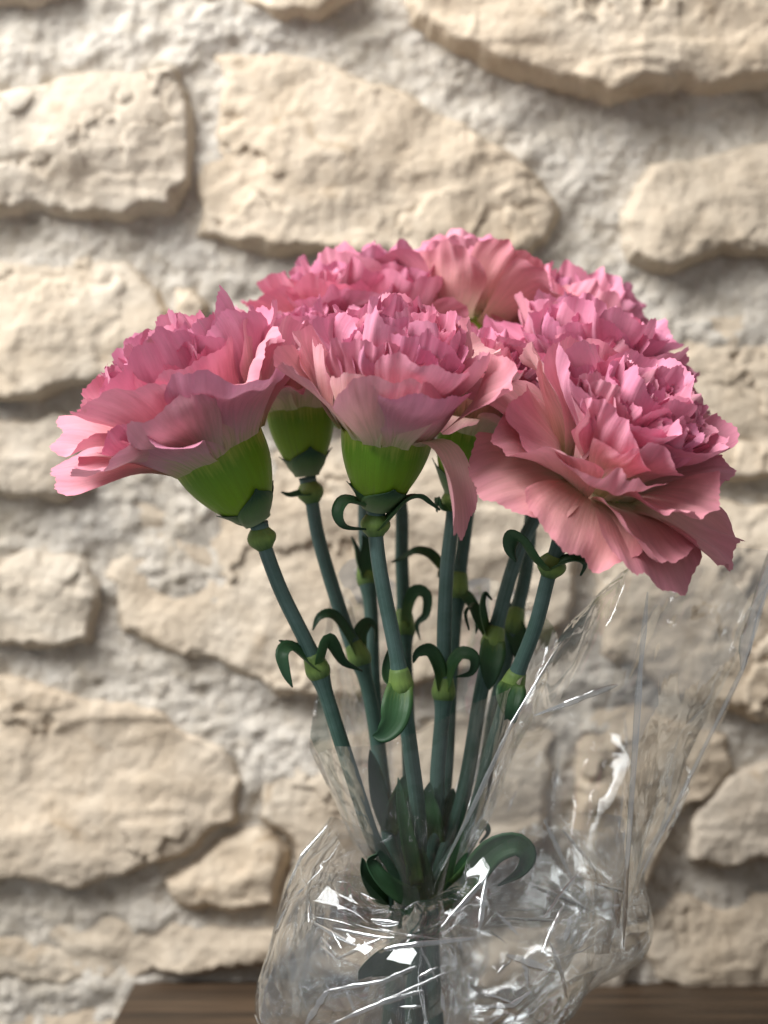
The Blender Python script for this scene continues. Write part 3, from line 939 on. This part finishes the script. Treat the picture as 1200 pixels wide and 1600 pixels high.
carnation('F', 'tall pink carnation seen from its back, brownish-pink outer petals fanned upward over green calyx', [(714, 574, .050), (726, 660, .048), (734, 760, .042), (714, 930, .036), (704, 1060, .028), (692, 1250, .018)], (0.16, 0.40, 0.90), 0.80, (1.25, .6, .92), 16,
          open_=-22, age=0.85, nodes=[(715, 926, .036)], base_xy=(.25, .7),
          leaves=[dict(p=[(718, 926, .034), (730, 936, .032), (745, 960, .031), (744, 990, .031)], w=.0026),
                  dict(p=[(710, 926, .038), (700, 900, .04), (690, 890, .042), (684, 902, .043)], w=.0022)],
          extra=[dict(az=1.95, L=3.2, W=1.8, e0=70, e1=82, r0=1.0, z0=-.2, cup=.5, ruf=.20, kf=2.2, curl=-10, salmon=1, cream=.1, claw=.4),
                 dict(az=2.7, L=3.0, W=1.6, e0=70, e1=74, r0=1.0, z0=-.2, cup=.5, ruf=.22, kf=2.4, curl=-10, salmon=1, cream=.15, claw=.4),
                 dict(az=0.9, L=3.0, W=1.1, e0=60, e1=66, r0=1.0, z0=-.2, cup=1.2, ruf=.14, kf=2.0, curl=-10, salmon=.9, cream=.5, claw=.4)], lite=True, roll=0.0)
carnation('G', 'pink carnation at the back of the bunch, between the upright one and the stone wall', [(600, 640, .062), (572, 760, .050), (572, 870, .042), (580, 960, .036), (584, 1080, .030), (602, 1250, .022)], (0.06, 0.02, 1.0), 0.86, (2.0, .62, 1.05), 17,
          age=0.45, nodes=[(573, 905, .040)], lite=True, base_xy=(-.3, .8),
          leaves=[dict(p=[(571, 906, .039), (560, 880, .037), (556, 858, .037), (550, 838, .037)], w=.0028),
                  dict(p=[(574, 906, .038), (572, 872, .036), (572, 850, .036), (566, 836, .036)], w=.0026)])
carnation('J', 'pale pink carnation behind the upright one, next to the shaded flower with the dark calyx', [(528, 644, .056), (565, 690, .056), (622, 770, .054), (628, 880, .050), (632, 990, .044), (636, 1100, .036), (642, 1260, .026)], (-0.06, -0.02, 1.0), 0.74, (2.0, .6, 1.0), 18,
          age=0.5, nodes=[(632, 980, .044)], lite=True, base_xy=(0, 1),
          leaves=[dict(p=[(634, 978, .042), (640, 940, .040), (652, 922, .038), (668, 930, .037), (666, 960, .037), (652, 975, .037), (656, 1000, .037)], w=.0022),
                  dict(p=[(690, 888, .040), (672, 868, .041), (650, 862, .042), (630, 872, .043), (612, 878, .044)], w=.0026)])
carnation('I', 'mostly hidden pink carnation wedged between the upright one and the large forward-facing one', [(712, 776, .006), (699, 880, .004), (694, 980, .003), (693, 1085, .002), (684, 1200, .002), (680, 1290, .002)], (0.24, -0.02, 1.0), 0.84, (1.9, .6, .95), 19,
          open_=14, age=0.6, nodes=[(693, 1078, .002)], lite=True, base_xy=(.2, 0),
          leaves=[dict(p=[(690, 1076, .000), (684, 1040, -.002), (670, 1016, -.004), (652, 1020, -.006), (646, 1036, -.006)], w=.0026),
                  dict(p=[(697, 1076, .000), (708, 1040, -.002), (722, 1022, -.003), (740, 1028, -.004), (736, 1050, -.004), (712, 1058, -.004)], w=.0026),
                  dict(p=[(678, 1320, .002), (672, 1280, -.002), (668, 1250, -.002), (672, 1222, -.002)], w=.0040, up=(0, -1, .2)),
                  dict(p=[(680, 1330, .004), (694, 1290, .004), (704, 1260, .004), (708, 1232, .004)], w=.0044, up=(0, -1, .2)),
                  dict(p=[(672, 1420, -.002), (655, 1370, -.010), (648, 1330, -.012), (640, 1300, -.012)], w=.0044, up=(0, -1, .2)),
                  dict(p=[(706, 796, .003), (690, 794, .002), (684, 778, .002), (682, 800, .001)], w=.0022)])
carnation('H', 'pink carnation with pale ruffled petal, beside the tall one seen from its back', [(836, 672, .062), (832, 770, .050), (822, 890, .040), (800, 985, .032), (776, 1100, .024), (742, 1280, .014)], (0.38, 0.10, 0.92), 0.86, (2.0, .62, 1.05), 20,
          age=0.5, nodes=[(802, 975, .033)], lite=True, base_xy=(.8, .6),
          leaves=[dict(p=[(802, 975, .031), (808, 995, .029), (812, 1020, .028), (814, 1048, .028)], w=.0036, up=(0, -1, .2)),
                  dict(p=[(798, 978, .034), (788, 960, .036), (794, 948, .037), (806, 956, .037)], w=.0024)])


# ------------------------------------------------------------------ cellophane
def crease_field(G, seed, n=9, f0=30.0):
    """sharp-edged crumple: triangle folds along random planes in space, f0 in folds per metre"""
    r = random.Random(seed)
    w = 0.010 * np.stack([fbm(G[..., 0] * 28 + k * 7, G[..., 1] * 28, G[..., 2] * 28, 2, seed + k) for k in range(3)], -1)
    Q = G + w
    d = np.zeros(G.shape[:2])
    for i in range(n):
        v = np.array([r.gauss(0, 1), r.gauss(0, 1), r.gauss(0, 1)])
        v /= np.linalg.norm(v)
        f = f0 * (2.6 ** r.uniform(-1, 1))
        q = (Q @ v) * f + r.uniform(0, 9)
        tri = np.abs((q % 2) - 1)
        d += (tri - 0.5) * (f0 / f)
    return d / math.sqrt(n)


SHEETS = {}


def film_patch(name, rows, parent, nu, nv, amp, seed, closed=False, fscale=30.0, ampfn=None):
    """rows: list of rings/edges (each a list of points); skinned smoothly and crumpled along the normal"""
    R = []
    for row in rows:
        row = [np.asarray(p, float) for p in row]
        if closed:
            ext = row[-2:] + row + row[:3]
            s = spline(ext, 40 * (len(ext) - 1) + 1)
            s = s[40 * 2:40 * (2 + len(row)) + 1]
            s = s[np.linspace(0, len(s) - 1, nu + 1).astype(int)][:-1]
        else:
            s = spline(row, nu)
        R.append(s)
    R = np.array(R)
    G = np.stack([spline(R[:, i], nv) for i in range(R.shape[1])], 1)       # nv, nu, 3
    du = np.gradient(G, axis=1)
    if closed:
        du = (np.roll(G, -1, 1) - np.roll(G, 1, 1)) / 2
    dv = np.gradient(G, axis=0)
    nrm = np.cross(du, dv)
    nrm /= np.linalg.norm(nrm, axis=2)[..., None] + 1e-12
    vv = np.linspace(0, 1, nv)[:, None] * np.ones((1, G.shape[1]))
    uu = np.linspace(0, 1, G.shape[1])[None, :] * np.ones((nv, 1))
    A = amp if ampfn is None else ampfn(uu, vv)
    d = crease_field(G, seed, f0=fscale)
    G = G + nrm * (d * A)[..., None]
    SHEETS[name] = G
    V = G.reshape(-1, 3) - np.array(parent.location)
    return mesh_obj(name, V, grid_faces(G.shape[1], nv, closed), M_film, parent, smooth=True)


wrap = thing('cellophane_wrap', 'clear crinkled cellophane wrapped round the carnation stems, standing on the shelf', 'wrapping', (P(640, 1600, 0)[0], 0.004, 0.0))

# inner cone hugging the stems: front rim low, back rim high
cx = P(645, 1450, 0)[0]


def ring(z, pts):
    return pts


cone_rows = [
    [np.array([cx + 0.030 * math.cos(t), 0.004 + 0.030 * math.sin(t), 0.0015]) for t in np.linspace(-math.pi, math.pi, 9)[:-1]],
    [P(606, 1455, .004), P(618, 1458, -.016), P(648, 1460, -.024), P(690, 1452, -.016), P(706, 1450, .006), P(690, 1440, .030), P(645, 1435, .034), P(615, 1440, .026)],
    [P(548, 1300, .002), P(575, 1310, -.026), P(640, 1310, -.036), P(730, 1290, -.028), P(770, 1260, .010), P(740, 1240, .045), P(640, 1240, .052), P(570, 1260, .036)],
    [P(484, 1150, .004), P(530, 1166, -.034), P(612, 1162, -.050), P(740, 1102, -.044), P(872, 1006, .010), P(770, 905, .060), P(650, 930, .075), P(540, 880, .055)],
]
film_patch('inner_sheet', cone_rows, wrap, 140, 80, 0.0016, 3, closed=True, fscale=55, ampfn=lambda u, v: 0.0016 + 0.0048 * (1 - sstep(0.2, 0.55, v)))

# outer sheet: pouch round the foot, opening wide to one side
pouch_rows = [
    [P(560, 1640, .004), P(600, 1660, -.030), P(680, 1665, -.040), P(760, 1650, -.030), P(800, 1640, .004), P(760, 1610, .040), P(660, 1600, .050), P(590, 1610, .040)],
    [P(430, 1590, -.002), P(480, 1610, -.045), P(650, 1625, -.062), P(790, 1610, -.048), P(850, 1580, .000), P(820, 1550, .055), P(660, 1540, .070), P(490, 1550, .050)],
    [P(424, 1488, .000), P(480, 1500, -.050), P(660, 1515, -.066), P(860, 1515, -.048), P(978, 1490, .004), P(900, 1470, .055), P(680, 1460, .068), P(490, 1470, .054)],
    [P(450, 1378, .000), P(500, 1395, -.040), P(640, 1450, -.052), P(850, 1400, -.045), P(985, 1395, .006), P(900, 1370, .050), P(690, 1380, .060), P(510, 1360, .045)],
    [P(512, 1288, .002), P(545, 1330, -.026), P(650, 1440, -.036), P(800, 1310, -.040), P(990, 1300, .008), P(880, 1270, .050), P(700, 1330, .056), P(560, 1290, .036)],
]
film_patch('outer_sheet', pouch_rows, wrap, 240, 120, 0.006, 8, closed=True, fscale=60, ampfn=lambda u, v: 0.0060 * (1 - 0.35 * sstep(0.5, 1, v)) * sstep(-0.15, .25, v))

core = np.array([cx, 0.004, 0.0])
inner_rows = []
for k, row in enumerate(pouch_rows[1:4]):
    inner_rows.append([np.array([core[0] + (p[0] - core[0]) * 0.80, core[1] + (p[1] - core[1]) * 0.80, p[2] + (0.0, 0.004, 0.002)[k]]) for p in row])
film_patch('crumpled_sheet', inner_rows, wrap, 200, 70, 0.004, 77, closed=True, fscale=95, ampfn=lambda u, v: 0.0058)

# tall side flaps, front and back, with long upright creases
flap_front = [
    [P(700, 1440, -.036), P(820, 1470, -.048), P(930, 1490, -.042), P(976, 1484, .002)],
    [P(760, 1260, -.042), P(860, 1280, -.058), P(965, 1290, -.048), P(1030, 1310, .004)],
    [P(820, 1110, -.042), P(910, 1090, -.060), P(990, 1080, -.050), P(1120, 1110, .006)],
    [P(880, 985, -.036), P(960, 940, -.056), P(1010, 905, -.052), P(1172, 985, .004)],
    [P(930, 940, -.030), P(990, 890, -.050), P(1030, 850, -.050), P(1225, 860, .004)],
]
film_patch('side_flap', flap_front, wrap, 90, 100, 0.003, 21, fscale=32, ampfn=lambda u, v: 0.0042 * (1 - 0.3 * v))
flap_back = [
    [P(690, 1440, .030), P(800, 1450, .050), P(930, 1460, .040), P(978, 1470, .004)],
    [P(720, 1260, .045), P(860, 1240, .065), P(980, 1250, .050), P(1040, 1300, .006)],
    [P(760, 1080, .055), P(900, 1050, .075), P(1040, 1040, .060), P(1130, 1100, .008)],
    [P(790, 930, .060), P(940, 890, .080), P(1100, 880, .066), P(1180, 970, .006)],
]
film_patch('side_flap', flap_back, wrap, 90, 90, 0.003, 33, fscale=34, ampfn=lambda u, v: 0.0045)


def fold_streak_strip(path, w, seed):
    """a narrow doubled fold in the film, also shaped as added streaks of glare: half-round in section, so one side always turns to the light"""
    r = random.Random(seed)
    pp = np.array([P(*q) for q in path])
    c = np.array([[np.interp(t, np.linspace(0, 1, len(pp)), pp[:, k]) for k in range(3)] for t in np.linspace(0, 1, 40)])
    T = np.gradient(c, axis=0)
    T /= np.linalg.norm(T, axis=1)[:, None]
    V = []
    m = 7
    for i in range(len(c)):
        s_ = i / (len(c) - 1)
        side = unit(np.cross(T[i], (0, 1, 0)))
        front = np.cross(side, T[i])
        if front[1] > 0:
            front = -front
        ww = w * (0.25 + 0.75 * math.sin(math.pi * min(1, s_ * 1.02)) ** 0.5) * (1 + 0.25 * float(vnoise(i * 0.23, seed)))
        for k in range(m):
            t = math.pi * k / (m - 1)
            V.append(c[i] - side * ww * math.cos(t) + front * ww * 0.4 * math.sin(t))
    mesh_obj('fold', np.array(V) - np.array(wrap.location), grid_faces(m, len(c)), M_fold_streak, wrap)  # real folds and the strips added for bright streaks share this name


for k, (pth, w) in enumerate([
    ([(1012, 925, -.052), (1000, 1050, -.051), (990, 1200, -.049), (980, 1350, -.045), (974, 1480, -.03)], .0011),
    ([(1236, 830, .004), (1195, 930, .004), (1163, 1040, .004), (1085, 1200, .004), (986, 1400, .003)], .0009),
    ([(878, 1000, -.034), (800, 1130, -.040), (735, 1270, -.040), (690, 1360, -.036)], .0008),
    ([(965, 1070, -.058), (930, 1082, -.060), (885, 1100, -.060), (835, 1118, -.052)], .0010),  # strip added as a bright streak of reflection across the flap
    ([(600, 1484, -.066), (650, 1476, -.068), (745, 1466, -.066)], .0011),
    ([(478, 1602, -.058), (512, 1548, -.060)], .0012),
    ([(512, 1548, -.062), (600, 1534, -.068), (650, 1510, -.070)], .0009),
    ([(520, 1600, -.064), (600, 1566, -.068), (660, 1548, -.070)], .0009),
    ([(790, 1492, -.064), (870, 1520, -.060)], .0012),
    ([(720, 1576, -.066), (800, 1572, -.060), (832, 1548, -.056)], .0010),
    ([(690, 1450, -.058), (762, 1368, -.052)], .0010),
    ([(748, 1460, -.058), (760, 1372, -.052)], .0009),
    ([(884, 1470, -.052), (892, 1430, -.052)], .0010),
    ([(962, 1390, -.046), (966, 1450, -.040)], .0012),
    ([(512, 1290, -.01), (470, 1340, -.012), (448, 1390, -.014)], .0006),
    ([(850, 1280, -.046), (895, 1375, -.050)], .0008),
    ([(778, 1080, .046), (745, 1175, .046), (712, 1265, .040)], .0034),  # broad strip added to imitate the white glare behind the stems
    ([(1236, 800, -.004), (1196, 900, -.004), (1166, 1000, -.004), (1160, 1048, -.002)], .0024),  # wide strip put in as the bright reflected streak near the flap edge
    ([(556, 890, .052), (572, 922, .052)], .0016),
]):
    fold_streak_strip(pth, w * 0.72, 50 + k)


def crease_on(sheet, seed, n, jr, ir, lr, wr):
    """sharp pressed creases: thin raised ridges that run straight across a sheet"""
    r = random.Random(seed)
    G = SHEETS[sheet]
    nv, nu = G.shape[:2]
    for q in range(n):
        j0, i0 = r.uniform(*jr) * (nv - 1), r.uniform(*ir) * (nu - 1)
        a, ln = r.uniform(0, 2 * math.pi), r.uniform(*lr)
        p0, m = None, 12
        pts = []
        for t in np.linspace(0, 1, m):
            j = int(np.clip(j0 + math.sin(a) * ln * t * nv, 0, nv - 1))
            i = int(i0 + math.cos(a) * ln * t * nu * 0.5) % nu
            pts.append(G[j, i])
        pts = np.array(pts)
        lin = pts[0] + (pts[-1] - pts[0]) * np.linspace(0, 1, m)[:, None]
        c = 0.7 * lin + 0.3 * pts
        T = unit(c[-1] - c[0])
        side = unit(np.cross(T, (0, 1, 0)))
        front = np.cross(side, T)
        front = front if front[1] < 0 else -front
        w = r.uniform(*wr)
        V = []
        for k in range(m):
            ww = w * math.sin(math.pi * (k + 0.6) / (m + 0.2)) ** 0.7
            for e in range(5):
                t = math.pi * e / 4
                V.append(c[k] - side * ww * math.cos(t) + front * (ww * 0.7 * math.sin(t) + 0.0006))
        mesh_obj('fold', np.array(V) - np.array(wrap.location), grid_faces(5, m), M_fold_streak, wrap)


crease_on('outer_sheet', 5, 46, (0.22, 0.85), (0.02, 0.50), (0.05, 0.20), (.0002, .0007))
crease_on('crumpled_sheet', 6, 26, (0.1, 0.95), (0.02, 0.50), (0.05, 0.20), (.0002, .0006))
crease_on('side_flap', 7, 10, (0.1, 0.9), (0.1, 0.9), (0.06, 0.22), (.0002, .0005))
